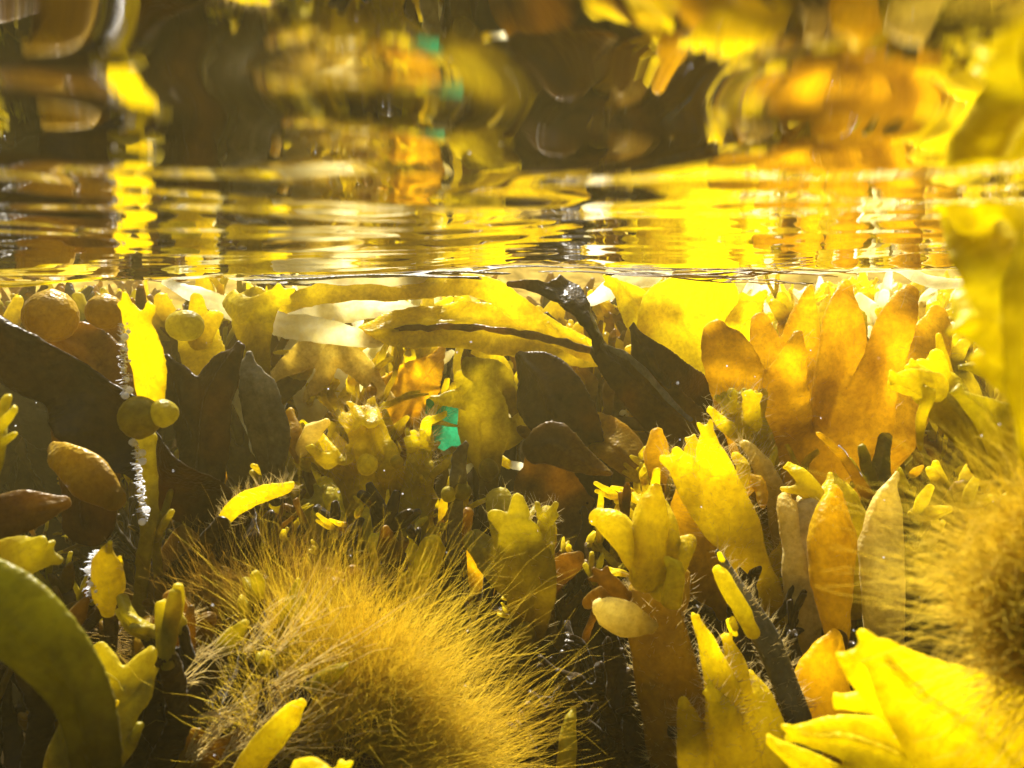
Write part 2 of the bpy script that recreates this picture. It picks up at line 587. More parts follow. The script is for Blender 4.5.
def fuzz(o, n, L, rad=.0007, mat='wisp'):
    """A pale down of fine hairs on a part, as a piece of that part."""
    me = o.data
    me.calc_loop_triangles()
    k = len(me.vertices)
    co = np.empty(k * 3, np.float32); me.vertices.foreach_get('co', co); co = co.reshape(-1, 3)
    no = np.empty(k * 3, np.float32); me.vertices.foreach_get('normal', no); no = no.reshape(-1, 3)
    tri = np.empty(len(me.loop_triangles) * 3, np.int32); me.loop_triangles.foreach_get('vertices', tri); tri = tri.reshape(-1, 3)
    a, b, c = co[tri[:, 0]], co[tri[:, 1]], co[tri[:, 2]]
    ar = np.linalg.norm(np.cross(b - a, c - a), axis=1)
    t = rng.choice(len(tri), n, p=ar / ar.sum())
    u = rng.random((n, 1)) ; v = rng.random((n, 1)) * (1 - u)
    pts = a[t] + u * (b[t] - a[t]) + v * (c[t] - a[t])
    nn = no[tri[t, 0]]
    keep = rng.random(n) < (1 - .85 * np.abs(nn @ FW.astype(np.float32)))
    pts, nn = pts[keep], nn[keep]
    d = nn + np.array([.1, 0, .5]) + rng.normal(0, .35, nn.shape)
    f = strands('down', pts, d, L, rad, mat, None, seg=4, curl=.5)
    f.parent = o
    f['kind'] = 'stuff'
    return f


# ------------------------------------------------------------------ the setting
def ground_z(x, y):
    z = -1.75 + np.clip((y - 3.5) / 6.5, 0, 1) * .85 + np.clip((y - 9.5) / 3.0, 0, 4) * 1.1
    z = z + 0.09 * np.sin(x * 1.3 + 0.7 * y) + 0.07 * np.sin(2.1 * y - 0.8 * x) + 0.05 * np.sin(3.7 * x + 1.9 * y)
    return z + 0.012 * np.clip(np.abs(x) - 4, 0, 20) ** 2


gx = np.linspace(-24, 24, 200)
gy = np.linspace(-9, 30, 200)
X, Y = np.meshgrid(gx, gy)
Z = np.minimum(ground_z(X, Y), 2.2)
gi = np.arange(X.size).reshape(X.shape)
gq = np.stack([gi[:-1, :-1], gi[:-1, 1:], gi[1:, 1:], gi[1:, :-1]], -1).reshape(-1, 4)
g = link('seabed', mesh_np('seabed', np.column_stack([X.ravel(), Y.ravel(), Z.ravel()]), gq), 'seabed')
tag(g, 'dark rocky seabed, shade painted in, rising to a pale sandy slope', 'seabed', kind='structure')

# rippled water surface seen from below
ys = np.r_[np.arange(-8, 0, 0.16), np.arange(0, 1.2, 0.011), np.arange(1.2, 3, 0.022), np.arange(3, 8, 0.05), np.arange(8, 28, 0.2)]
xh = np.r_[np.arange(0, .8, 0.014), np.arange(.8, 2, 0.03), np.arange(2, 5, 0.08), np.arange(5, 22, 0.35)]
xs = np.r_[-xh[:0:-1], xh]
X, Y = np.meshgrid(xs, ys)
Z = surf_z(X, Y)
for k in range(46):
    lam = 0.11 * (2.4 / 0.11) ** rng.random()
    th = rng.normal(R(90), R(38))
    kk = 2 * math.pi / lam
    slope = 0.014 * (0.42 if lam > 0.7 else 1.0 if lam > 0.35 else 1.2)
    fade = 1.0 if lam > 0.7 else 1 / (1 + (np.maximum(Y, 0) / 1.1) ** 2)    # the fine ripples die out away from the diver
    Z += fade * slope / kk * np.sin(kk * (X * math.cos(th) + Y * math.sin(th)) + rng.random() * 6.28)
gi = np.arange(X.size).reshape(X.shape)
gq = np.stack([gi[:-1, :-1], gi[:-1, 1:], gi[1:, 1:], gi[1:, :-1]], -1).reshape(-1, 4)
wt = link('water', mesh_np('water', np.column_stack([X.ravel(), Y.ravel(), Z.ravel()]), gq), 'water')
tag(wt, 'rippled mirror-like underside of the water surface', 'water', kind='structure')


def box(name, lo, hi, mat):
    x0, y0, z0 = lo; x1, y1, z1 = hi
    v = [(x0, y0, z0), (x1, y0, z0), (x1, y1, z0), (x0, y1, z0), (x0, y0, z1), (x1, y0, z1), (x1, y1, z1), (x0, y1, z1)]
    f = [(0, 3, 2, 1), (4, 5, 6, 7), (0, 1, 5, 4), (1, 2, 6, 5), (2, 3, 7, 6), (3, 0, 4, 7)]
    return link(name, mesh_np(name, v, f, False), mat)


hz = box('haze', (-25, -10, -3.5), (25, 31, 2.6), 'haze')
tag(hz, 'golden murk of fine matter in the water', 'haze', kind='stuff')

# ------------------------------------------------------------------ floating fronds along the waterline, the pale ones painting its glare
frond('floating_frond', 'long orange strap frond with forked left end floating just under the surface', 'seaweed', 3.8, [
    ('blade', 'gold', [
        [(368, 335, 24), (400, 328, 44), (470, 325, 52), (540, 338, 48), (585, 352, 32), (605, 360, 14)],
        [(255, 318, 12), (300, 300, 22), (340, 291, 24), (400, 289, 24), (455, 284, 22), (490, 290, 26), (530, 318, 24), (570, 342, 22), (600, 357, 16)],
        [(556, 335, 9), (548, 322, 4)], [(572, 340, 9), (568, 328, 4)], [(584, 348, 8), (588, 336, 3)]], dict(wave=.12, lo=.75)),
    ('midrib', 'brown', [[(385, 330, 5), (470, 327, 7), (550, 339, 8), (600, 355, 5)]], dict(dd=-.03)),
])
frond('floating_frond', 'cream white frond lying along the waterline, its left end frayed', 'seaweed', 3.9, [
    ('blade', 'pale', [[(470, 268, 8), (400, 276, 26), (320, 272, 30), (255, 268, 30), (222, 262, 14)],
                       [(270, 270, 16), (235, 276, 12), (212, 258, 6)], [(300, 270, 14), (292, 256, 8)]])], tilt=.3)
frond('floating_frond', 'pale frond slanting under the surface left of the orange strap frond', 'seaweed', 3.75, [
    ('blade', 'pale', [[(380, 345, 8), (340, 334, 24), (270, 322, 26), (220, 304, 22), (170, 284, 8)]])])
frond('floating_frond', 'pale torn frond below the waterline, right of the bright two-lobed frond', 'seaweed', 3.95, [
    ('blade', 'pale', [[(420, 312, 12), (370, 306, 30), (320, 312, 34), (285, 306, 12)], [(360, 306, 18), (340, 292, 20), (322, 284, 8)]])], tilt=.4)
frond('floating_frond', 'cream frond bent double behind the pale slanting frond', 'seaweed', 3.95, [
    ('blade', 'cream', [[(390, 400, 12), (350, 360, 30), (320, 350, 34), (290, 362, 26), (270, 380, 10)], [(330, 352, 20), (320, 380, 20), (305, 396, 8)]], dict(lo=.8))])
frond('floating_frond', 'pale short frond with frayed tip at the waterline, far right of centre', 'seaweed', 3.8, [
    ('blade', 'pale', [[(590, 300, 12), (620, 284, 24), (650, 274, 26), (668, 268, 10)], [(630, 282, 16), (612, 268, 8)]])])
frond('floating_frond', 'bright yellow frond at the far left lying against the waterline', 'seaweed', 2.0, [
    ('blade', 'yellow', [[(-60, 254, 30), (30, 252, 32), (80, 250, 26)], [(70, 246, 12), (98, 244, 8)], [(70, 252, 12), (100, 253, 8)], [(60, 258, 12), (96, 262, 7)],
                         [(-60, 276, 22), (20, 276, 22), (60, 270, 14)]], dict(wave=.04))])
frond('floating_frond', 'cream strap frond at the waterline above the orange lobed plant', 'seaweed', 3.6, [
    ('blade', 'pale', [[(740, 276, 8), (790, 266, 14), (860, 262, 20), (925, 262, 16), (960, 252, 8)],
                       [(900, 268, 10), (930, 282, 14), (968, 286, 8)]])])

# ------------------------------------------------------------------ left side
frond('wrack_frond', 'broad dark brown strap crossing the left side on a slant', 'seaweed', 2.35, [
    ('blade', 'umber', [[(310, 600, 40), (240, 528, 52), (190, 492, 66), (150, 455, 60), (105, 428, 74), (60, 386, 60), (20, 362, 70), (-20, 330, 56), (-80, 290, 50)]], dict(t=.22, wave=.3, freq=4))])
frond('bladder_wrack', 'brown plant with one large round bladder at the left by the waterline', 'seaweed', 2.6, [
    ('blade', 'brown', [[(90, 520, 60), (92, 440, 84), (95, 390, 92), (80, 355, 66), (58, 336, 40)], [(110, 390, 56), (108, 335, 30)]]),
    ('bladder', 'amber', [(50, 319, 26), (105, 314, 18)], dict(dd=-.1))])
frond('bladder_wrack', 'olive plant with paired round bladders and a white fringe in front of the slanting strap', 'seaweed', 2.1, [
    ('stipe', 'olive', [[(138, 700, 12), (140, 600, 14), (148, 520, 18), (146, 440, 24)]], dict(t=.3)),
    ('blade', 'gold', [[(144, 412, 30), (146, 365, 40), (140, 332, 34), (132, 312, 20)], [(142, 332, 18), (152, 314, 12)]]),
    ('bladder', 'olive', [(140, 414, 21), (165, 411, 14)], dict(dd=-.05))])
frond('wrack_frond', 'blurred olive frond curving down at the left edge', 'seaweed', 1.15, [
    ('blade', 'moss', [[(92, 830, 50), (85, 730, 60), (58, 662, 72), (5, 610, 84), (-80, 570, 90)]], dict(t=.2))])
frond('wrack_frond', 'olive fan frond with two rounded lobes in the lower left corner', 'seaweed', 1.6, [
    ('blade', 'olive', [[(62, 840, 70), (82, 760, 84), (104, 716, 76), (112, 696, 56)], [(104, 710, 36), (96, 688, 34), (90, 678, 24)],
                        [(115, 715, 34), (138, 694, 28), (146, 678, 14)], [(110, 768, 24), (130, 745, 18), (136, 730, 8)]], dict(wave=.06)),
    ('midrib', 'gold', [[(70, 820, 9), (98, 738, 9), (118, 702, 6)]], dict(dd=-.045))])
frond('wrack_frond', 'olive notched frond cut by the left edge beside the slanting strap', 'seaweed', 1.6, [
    ('blade', 'olive', [[(-20, 500, 60), (0, 455, 54), (8, 425, 34)], [(10, 430, 14), (25, 412, 8)], [(12, 445, 12), (28, 434, 6)]])])
frond('wrack_tip', 'pointed yellow tip on a thin stalk at the lower left', 'seaweed', 2.0, [
    ('stipe', 'brown', [[(114, 740, 9), (112, 680, 9), (108, 610, 10)]]),
    ('receptacle', 'gold', [[(108, 612, 14), (107, 594, 32), (106, 568, 32), (108, 550, 14), (109, 543, 5)]], dict(fuzz=700)),
    ('tooth', 'yellow', [[(98, 570, 8), (96, 552, 4)], [(117, 572, 8), (119, 556, 4)]])])
frond('wrack_sprig', 'thin stalk with small side leaflets left of the dark stem', 'seaweed', 2.2, [
    ('stipe', 'olive', [[(160, 620, 8), (156, 550, 9), (158, 515, 8)]]),
    ('blade', 'olive', [[(157, 525, 10), (168, 492, 6)], [(158, 532, 9), (171, 512, 6)], [(157, 538, 9), (166, 524, 6)]])])
frond('wrack_tip', 'orange leaf-shaped tip lying in shade below the slanting strap', 'seaweed', 2.0, [
    ('receptacle', 'amber', [[(115, 500, 26), (90, 478, 44), (64, 458, 32), (52, 447, 12)]], dict(t=.4))])
frond('wrack_frond', 'dark forked blade standing left of the grey blade', 'seaweed', 2.8, [
    ('blade', 'umber', [[(198, 560, 40), (202, 480, 54), (206, 420, 62), (224, 370, 44), (236, 350, 14)], [(196, 440, 50), (180, 385, 40), (172, 364, 14)]], dict(wave=.06))])
frond('wrack_frond', 'grey translucent blade with bright sparkle near its top', 'seaweed', 2.95, [
    ('blade', 'grey', [[(274, 500, 16), (270, 440, 44), (263, 395, 42), (257, 374, 24)]])])
frond('bladder_wrack', 'yellow plant with one bladder behind the paired bladders', 'seaweed', 3.0, [
    ('blade', 'gold', [[(215, 420, 30), (205, 370, 44), (200, 335, 40)], [(200, 340, 26), (215, 315, 16)]]),
    ('bladder', 'olive', [(185, 326, 17)], dict(dd=-.06))])
frond('wrack_frond', 'bright yellow two-lobed frond near the waterline left of centre', 'seaweed', 3.4, [
    ('blade', 'yellow', [[(268, 390, 16), (262, 350, 26), (256, 322, 50), (252, 305, 44)], [(246, 312, 30), (230, 298, 22)], [(262, 310, 30), (276, 298, 20)]])])
frond('wrack_frond', 'dark stem bending up into one long yellow tip', 'seaweed', 2.25, [
    ('stipe', 'dark', [[(105, 690, 36), (155, 608, 30), (195, 556, 22), (222, 524, 16)]], dict(t=.35)),
    ('blade', 'yellow', [[(215, 532, 12), (235, 509, 20), (262, 494, 20), (286, 487, 12)]], dict(fuzz=500, wave=.03, t=.3))])
frond('wrack_frond', 'cluster of brown rounded tips above the pale wispy hairs', 'seaweed', 1.9, [
    ('receptacle', 'orange', [[(144, 662, 12), (146, 642, 22), (149, 622, 14)]]),
    ('blade', 'brown', [[(178, 740, 26), (174, 690, 34), (166, 645, 42), (160, 620, 22)], [(180, 655, 26), (191, 622, 16), (193, 606, 8)]], dict(plain=True, fuzz=900, t=.3))])
frond('wrack_tip', 'slanting orange pointed tip at the bottom left', 'seaweed', 1.6, [
    ('receptacle', 'gold', [[(228, 800, 26), (262, 750, 30), (288, 720, 24), (303, 702, 9)]], dict(fuzz=700))])
frond('wrack_frond', 'blurred yellow lobed tip at the bottom edge below the hairy tuft', 'seaweed', 1.25, [
    ('blade', 'yellow', [[(320, 820, 50), (318, 775, 44), (304, 760, 22)], [(330, 785, 30), (346, 766, 16)]], dict(t=.4))])
frond('wrack_frond', 'brown blades half hidden at the bottom left beside the orange pointed tip', 'seaweed', 1.75, [
    ('blade', 'brown', [[(212, 800, 50), (220, 758, 42), (236, 738, 16)], [(180, 800, 36), (192, 742, 26)]], dict(t=.3))])
frond('wrack_frond', 'brown blurred frond lying at the left edge in shade', 'seaweed', 1.8, [
    ('blade', 'brown', [[(-40, 530, 44), (20, 512, 46), (66, 502, 18)]], dict(t=.3))])
frond('wrack_frond', 'olive blurred frond with round lobes at the left edge above the curving frond', 'seaweed', 1.7, [
    ('blade', 'olive', [[(-30, 575, 40), (15, 560, 46), (44, 556, 26)], [(20, 556, 30), (42, 544, 16)]], dict(t=.3))])
frond('wrack_frond', 'brown blade in the dark gap between bladder stalk and long yellow tip', 'seaweed', 2.7, [
    ('blade', 'brown', [[(175, 640, 40), (180, 580, 50), (200, 545, 60), (250, 535, 30)]])])

# ------------------------------------------------------------------ middle
frond('wrack_frond', 'wavy amber leaf left of the turquoise scrap', 'seaweed', 4.2, [
    ('blade', 'orange', [[(402, 500, 24), (392, 440, 52), (402, 400, 66), (428, 368, 42), (440, 350, 10)]], dict(wave=.3, freq=3.2, t=.1))], tilt=.5)
frond('wrack_frond', 'olive frond with forked arms right of the turquoise scrap', 'seaweed', 3.9, [
    ('blade', 'olive', [[(486, 520, 12), (488, 478, 26), (484, 440, 54), (482, 405, 56)], [(496, 402, 34), (465, 399, 26), (445, 399, 16)],
                        [(505, 400, 36), (492, 378, 40), (468, 368, 22)], [(495, 450, 16), (515, 432, 26), (532, 416, 18)]], dict(wave=.16)),
    ('bladder', 'olive', [(489, 470, 11)], dict(dd=-.05))])
frond('wrack_frond', 'yellow short blade arching under the orange strap frond', 'seaweed', 4.0, [
    ('blade', 'yellow', [[(520, 420, 14), (508, 395, 24), (498, 368, 26), (480, 352, 16)]], dict(wave=.15))])
scrap = [(426, 400), (434, 396), (441, 399), (447, 393), (457, 399), (460, 412), (466, 424), (474, 446), (463, 450), (452, 446), (444, 451), (434, 446), (430, 434), (425, 418)]
fr_ = [P(x, y, 4.06 + .05 * math.sin(x * .16) + .03 * math.sin(y * .2)) for x, y in scrap]
bk_ = [p + np.array([0, .03, 0]) for p in fr_]
nv = len(fr_)
me = bpy.data.meshes.new('plastic_scrap')
me.from_pydata([tuple(p) for p in fr_ + bk_], [], [tuple(range(nv))[::-1], tuple(range(nv, 2 * nv))] + [(i, (i + 1) % nv, nv + (i + 1) % nv, nv + i) for i in range(nv)])
tag(link('plastic_scrap', me, 'teal'), 'small flat turquoise scrap caught between the fronds in the middle', 'scrap')

frond('wrack_frond', 'yellow forked frond with finger tips and a bladder left of the turquoise scrap', 'seaweed', 3.25, [
    ('blade', 'gold', [[(396, 600, 24), (392, 530, 44), (382, 475, 46), (368, 435, 42), (360, 420, 36)],
                       [(356, 426, 16), (343, 417, 12)], [(362, 420, 16), (355, 408, 11)], [(374, 424, 20), (374, 408, 12)],
                       [(378, 545, 34), (362, 505, 34), (345, 472, 38), (328, 456, 36)], [(330, 462, 18), (314, 451, 11)], [(332, 452, 16), (324, 441, 11)], [(345, 458, 20), (339, 442, 12)],
                       [(386, 475, 18), (392, 452, 13), (384, 439, 10)]], dict(fuzz=1500, wave=.08)),
    ('bladder', 'gold', [(368, 463, 11), (397, 461, 7)], dict(dd=-.07))])
frond('wrack_frond', 'yellow frond with crown of notched tips in front of the turquoise scrap', 'seaweed', 3.15, [
    ('blade', 'yellow', [[(402, 580, 24), (412, 520, 34), (420, 478, 30), (419, 450, 28)], [(411, 450, 11), (408, 438, 8)], [(417, 446, 10), (416, 434, 7)], [(424, 446, 10), (424, 434, 7)], [(429, 448, 10), (430, 436, 7)],
                         [(425, 446, 10), (428, 424, 12), (436, 420, 9), (446, 414, 6)], [(430, 476, 8), (445, 464, 9), (452, 458, 5)]], dict(fuzz=1200, wave=.06))])
frond('wrack_tip', 'slim yellow finger tip on a grey stalk left of the forked yellow frond', 'seaweed', 3.1, [
    ('stipe', 'grey', [[(350, 570, 14), (344, 535, 14), (338, 515, 14)]]),
    ('receptacle', 'yellow', [[(339, 522, 14), (334, 506, 20), (327, 490, 21), (323, 481, 13)]], dict(fuzz=200))])
frond('wrack_tip', 'twin thin yellow finger tips below the forked yellow frond', 'seaweed', 3.0, [
    ('receptacle', 'yellow', [[(362, 545, 14), (367, 520, 12), (374, 500, 8)], [(368, 545, 14), (374, 522, 12), (381, 503, 8)]])])
frond('wrack_frond', 'olive rounded tip standing left of the slim finger tip', 'seaweed', 3.1, [
    ('blade', 'olive', [[(312, 580, 26), (314, 540, 32), (317, 510, 26), (319, 495, 14)], [(306, 540, 24), (304, 510, 14)]], dict(t=.4))])
frond('wrack_tip', 'orange leaf-shaped tip beside the grey blade', 'seaweed', 3.3, [
    ('receptacle', 'orange', [[(298, 460, 9), (294, 436, 19), (290, 414, 12)]]),
    ('receptacle', 'cream', [[(302, 452, 14), (312, 432, 18), (326, 422, 8)]])])
frond('wrack_frond', 'group of small oval golden tips above the hairy tuft', 'seaweed', 2.75, [
    ('stipe', 'brown', [[(410, 680, 20), (405, 640, 18), (400, 600, 16)]]),
    ('receptacle', 'gold', [[(392, 606, 9), (386, 576, 23), (381, 552, 25), (378, 539, 16)], [(414, 604, 9), (422, 574, 22), (430, 552, 29), (433, 542, 20)],
                            [(404, 600, 8), (409, 556, 17), (415, 534, 10)], [(400, 604, 8), (404, 586, 14), (408, 576, 12)]], dict(fuzz=500))])
frond('bladder_wrack', 'dark stalk carrying two small olive bladders left of the central olive frond', 'seaweed', 2.68, [
    ('stipe', 'grey', [[(453, 560, 16), (455, 520, 14), (458, 480, 15), (460, 456, 12), (467, 444, 6)]], dict(t=.4)),
    ('blade', 'dark', [[(478, 800, 30), (474, 700, 28), (466, 648, 22), (452, 600, 26), (451, 565, 24), (454, 535, 12)], [(474, 660, 14), (486, 600, 14), (492, 560, 12)]], dict(wave=.04)),
    ('bladder', 'olive', [(449, 493, 8), (463, 490, 9)], dict(dd=-.05))])
frond('wrack_frond', 'olive hand-shaped frond with bladder standing in the middle over the dark gap', 'seaweed', 2.55, [
    ('blade', 'olive', [[(529, 636, 36), (530, 600, 50), (525, 562, 60), (520, 535, 48)], [(514, 585, 34), (492, 558, 36), (474, 540, 26)],
                        [(512, 552, 34), (505, 522, 36), (499, 499, 28)], [(536, 562, 36), (546, 532, 24), (546, 510, 12)],
                        [(545, 520, 10), (555, 506, 7)], [(548, 524, 9), (556, 516, 7)], [(541, 516, 8), (538, 503, 6)], [(528, 520, 8), (536, 506, 5)]], dict(fuzz=900, wave=.05)),
    ('stipe', 'olive', [[(506, 690, 4), (516, 662, 8), (526, 634, 26)]], dict(t=.3)),
    ('bladder', 'olive', [(526, 534, 12)], dict(dd=-.035))])
frond('wrack_frond', 'dull olive oval leaf behind the hand-shaped olive frond', 'seaweed', 2.8, [
    ('blade', 'brown', [[(540, 612, 10), (552, 580, 26), (570, 560, 26), (578, 553, 12)]])])
frond('wrack_frond', 'yellow-brown leaf under the left arm of the hand-shaped olive frond', 'seaweed', 3.0, [
    ('blade', 'orange', [[(480, 620, 16), (482, 585, 32), (474, 552, 18)]])])
frond('wrack_frond', 'dark translucent blade hanging under the orange strap frond', 'seaweed', 3.5, [
    ('blade', 'umber', [[(604, 500, 20), (580, 440, 56), (552, 402, 76), (536, 372, 52), (520, 354, 12)]], dict(t=.1))], tilt=-.3)
frond('wrack_frond', 'large dark brown blade pointing up right of the orange strap frond', 'seaweed', 3.3, [
    ('blade', 'umber', [[(760, 560, 80), (728, 480, 100), (692, 420, 96), (656, 372, 58), (638, 330, 10)]], dict(t=.1, wave=.16))])
frond('wrack_frond', 'dark ragged clump added for a reflection beside the end of the orange strap frond', 'seaweed', 3.05, [
    ('blade', 'umber', [[(600, 352, 12), (590, 322, 20), (566, 298, 24), (534, 287, 14), (508, 284, 6)], [(585, 312, 18), (575, 290, 22), (562, 278, 12)]], dict(wave=.2, freq=5))])  # dark frond added where a dark reflection meets the waterline
frond('wrack_frond', 'brown blade with a painted pale sheen beside the large dark blade', 'seaweed', 3.15, [
    ('blade', 'brown', [[(596, 350, 20), (625, 376, 44), (665, 410, 60), (715, 450, 46)]], dict(t=.1, wave=.16)),
    ('midrib', 'grey', [[(604, 347, 5), (622, 354, 9), (645, 372, 11), (668, 398, 9), (690, 420, 5)]], dict(t=.15, dd=-.03, label='pale grey worn streak'))], tilt=.4)  # grey strip laid on the blade to paint its sheen
frond('wrack_frond', 'broad amber blade behind the hand-shaped olive frond', 'seaweed', 3.6, [
    ('blade', 'brown', [[(560, 600, 60), (552, 520, 84), (552, 470, 76), (542, 440, 30)]], dict(wave=.2))])
frond('wrack_frond', 'pointed brown leaf with pale folded ribs in the middle', 'seaweed', 3.4, [
    ('blade', 'brown', [[(534, 450, 30), (552, 442, 46), (580, 458, 30), (610, 472, 5)]], dict(t=.1))])
frond('wrack_frond', 'amber frayed blade below the dark translucent blade', 'seaweed', 3.55, [
    ('blade', 'orange', [[(640, 470, 30), (610, 440, 46), (575, 425, 30), (550, 416, 8)]], dict(t=.1, wave=.2))])
frond('wrack_tip', 'lone oval orange tip between dark blades right of centre', 'seaweed', 2.7, [
    ('stipe', 'brown', [[(668, 540, 8), (662, 488, 8)]]),
    ('receptacle', 'orange', [[(661, 488, 8), (658, 472, 22), (657, 450, 26), (657, 434, 14)]], dict(fuzz=500))])
frond('wrack_tip', 'slim dull olive tip standing at the bottom right of the dark gap', 'seaweed', 1.95, [
    ('receptacle', 'olive', [[(564, 810, 18), (567, 755, 20), (571, 722, 15), (573, 708, 6)]])])
frond('wrack_tip', 'tiny thin yellow tip left of the bright lobed trunk', 'seaweed', 2.7, [
    ('receptacle', 'gold', [[(600, 540, 6), (600, 510, 7), (600, 492, 4)]])])
frond('wrack_frond', 'dim brown bladed plant in the dark gap right of the hand-shaped frond', 'seaweed', 3.1, [
    ('blade', 'dark', [[(590, 720, 40), (590, 640, 50), (586, 570, 44), (592, 530, 24)], [(590, 640, 40), (620, 600, 30)]])])

# ------------------------------------------------------------------ right side
frond('wrack_frond', 'stout orange trunk with bright yellow swollen lobes right of the dark gap', 'seaweed', 2.1, [
    ('blade', 'amber', [[(696, 840, 70, 0), (680, 740, 68, 0), (664, 660, 64, .02), (652, 610, 54, .06), (648, 580, 34, .12)], [(660, 650, 30), (674, 605, 30), (681, 575, 20)]], dict(plain=True, fuzz=2500, t=.4, wave=.03, lo=.15)),
    ('receptacle', 'gold', [[(646, 575, 24), (626, 540, 32), (610, 524, 32), (600, 518, 22)], [(648, 575, 40), (650, 528, 38), (653, 504, 30), (655, 490, 16)],
                            [(660, 575, 24), (668, 535, 24), (663, 505, 12)], [(664, 590, 30), (676, 556, 28), (690, 540, 14)]], dict(fuzz=500, dd=-.06)),
    ('tooth', 'yellow', [[(654, 500, 12), (657, 472, 8)], [(640, 502, 8), (634, 494, 6)]]),
    ('receptacle', 'yellow', [[(672, 600, 20), (676, 572, 20), (668, 558, 8)]], dict(dd=-.1))])
frond('wrack_tip', 'pale glowing oval tip with brown twin buds left of the stout trunk', 'seaweed', 2.0, [
    ('receptacle', 'cream', [[(650, 626, 18), (628, 620, 34), (610, 612, 30), (600, 607, 18)]], dict(fuzz=500)),
    ('blade', 'brown', [[(640, 612, 20), (608, 598, 24), (586, 604, 12)], [(625, 600, 22), (606, 582, 18)]], dict(t=.5, dd=.12))])
frond('wrack_frond', 'tall olive finger with yellow notched side lobes right of the stout trunk', 'seaweed', 2.45, [
    ('blade', 'gold', [[(770, 660, 36), (760, 605, 44), (745, 560, 46), (730, 512, 46), (718, 472, 36), (710, 447, 25), (709, 436, 16)],
                       [(722, 530, 40), (698, 490, 44), (686, 470, 34)], [(690, 480, 24), (672, 460, 14)], [(696, 478, 24), (695, 452, 20), (694, 444, 14)], [(686, 485, 18), (674, 476, 10)],
                       [(735, 498, 22), (744, 470, 16), (736, 456, 10)], [(760, 590, 22), (774, 560, 18), (782, 548, 9)]], dict(fuzz=2500, t=.34, wave=.05)),
    ('receptacle', 'orange', [[(738, 500, 16), (752, 480, 18), (761, 490, 14), (762, 506, 8)]], dict(dd=.05))])
frond('wrack_frond', 'dull orange blade deep between the stout trunk and the tall finger', 'seaweed', 2.65, [
    ('blade', 'orange', [[(715, 660, 40), (705, 580, 50), (692, 520, 46), (688, 485, 24)]], dict(t=.3))])
frond('wrack_frond', 'small yellow-green frond with two notched lobes and one side arm under the orange plant', 'seaweed', 2.7, [
    ('blade', 'yellow', [[(772, 520, 20), (764, 470, 34), (754, 440, 42), (746, 425, 42)], [(737, 428, 24), (728, 405, 20)], [(730, 410, 9), (724, 396, 7)], [(733, 408, 9), (735, 394, 7)],
                        [(753, 424, 24), (752, 402, 20)], [(749, 405, 9), (746, 393, 7)], [(756, 405, 9), (758, 393, 7)],
                        [(750, 446, 14), (724, 424, 16), (712, 412, 8)]], dict(fuzz=1000, wave=.05))])
frond('wrack_frond', 'pale worn stem with two thin yellow tips behind the cream pair', 'seaweed', 2.6, [
    ('blade', 'cream', [[(785, 560, 24), (778, 510, 26), (764, 470, 22), (750, 448, 12)], [(752, 452, 8), (744, 444, 6)]], dict(fuzz=900, t=.3, wave=.04)),
    ('receptacle', 'yellow', [[(767, 476, 12), (772, 460, 9), (776, 450, 6)]])])
frond('wrack_tip', 'two short bright yellow tips pointing left above the oval orange pod', 'seaweed', 2.3, [
    ('blade', 'yellow', [[(830, 520, 22), (815, 492, 18), (800, 475, 16), (791, 467, 9)], [(815, 500, 14), (800, 491, 9), (783, 489, 6)]], dict(t=.5, wave=.02))])
frond('wrack_frond', 'cream yellow upright pair of swollen lobes left of the oval orange pod', 'seaweed', 2.25, [
    ('receptacle', 'cream', [[(806, 680, 22), (804, 610, 38), (798, 545, 36), (788, 506, 24), (783, 500, 12)], [(812, 620, 26), (812, 550, 30), (808, 510, 24), (804, 500, 14)]], dict(fuzz=1400))])
frond('wrack_tip', 'broad pale orange tip behind the oval orange pod', 'seaweed', 2.35, [
    ('receptacle', 'gold', [[(850, 600, 46), (846, 540, 56), (838, 500, 44), (831, 476, 12)]], dict(fuzz=1000, t=.35))])
frond('wrack_tip', 'large oval orange pod standing upright right of the cream pair', 'seaweed', 2.05, [
    ('stipe', 'brown', [[(838, 700, 18), (838, 640, 20)]]),
    ('receptacle', 'orange', [[(838, 645, 20), (835, 605, 38), (832, 560, 52), (832, 520, 46), (833, 496, 24)]], dict(fuzz=1600, t=.6))])
frond('wrack_tip', 'long pointed pale yellow tip beside the fuzzy tuft on the right', 'seaweed', 2.15, [
    ('receptacle', 'cream', [[(888, 700, 30), (884, 620, 40), (880, 555, 42), (886, 508, 30), (894, 484, 12), (897, 474, 6)]], dict(fuzz=1600, t=.5))])
frond('wrack_sprig', 'thin slanting blade with a bluish white edge above the oval orange pod', 'seaweed', 2.55, [
    ('blade', 'orange', [[(872, 500, 14), (856, 474, 11), (838, 452, 9), (817, 433, 5)]], dict(t=.4, wave=.02)),
    ('midrib', 'white', [[(864, 482, 2), (852, 464, 4), (838, 447, 3)]], dict(label='bluish white fuzzy edge'))])
frond('wrack_frond', 'dim olive blunt fingers under the orange plant', 'seaweed', 2.8, [
    ('blade', 'olive', [[(880, 560, 40), (880, 500, 36), (884, 460, 18), (886, 436, 14)], [(872, 490, 20), (863, 448, 10)], [(868, 500, 18), (850, 460, 8)]], dict(t=.4))])
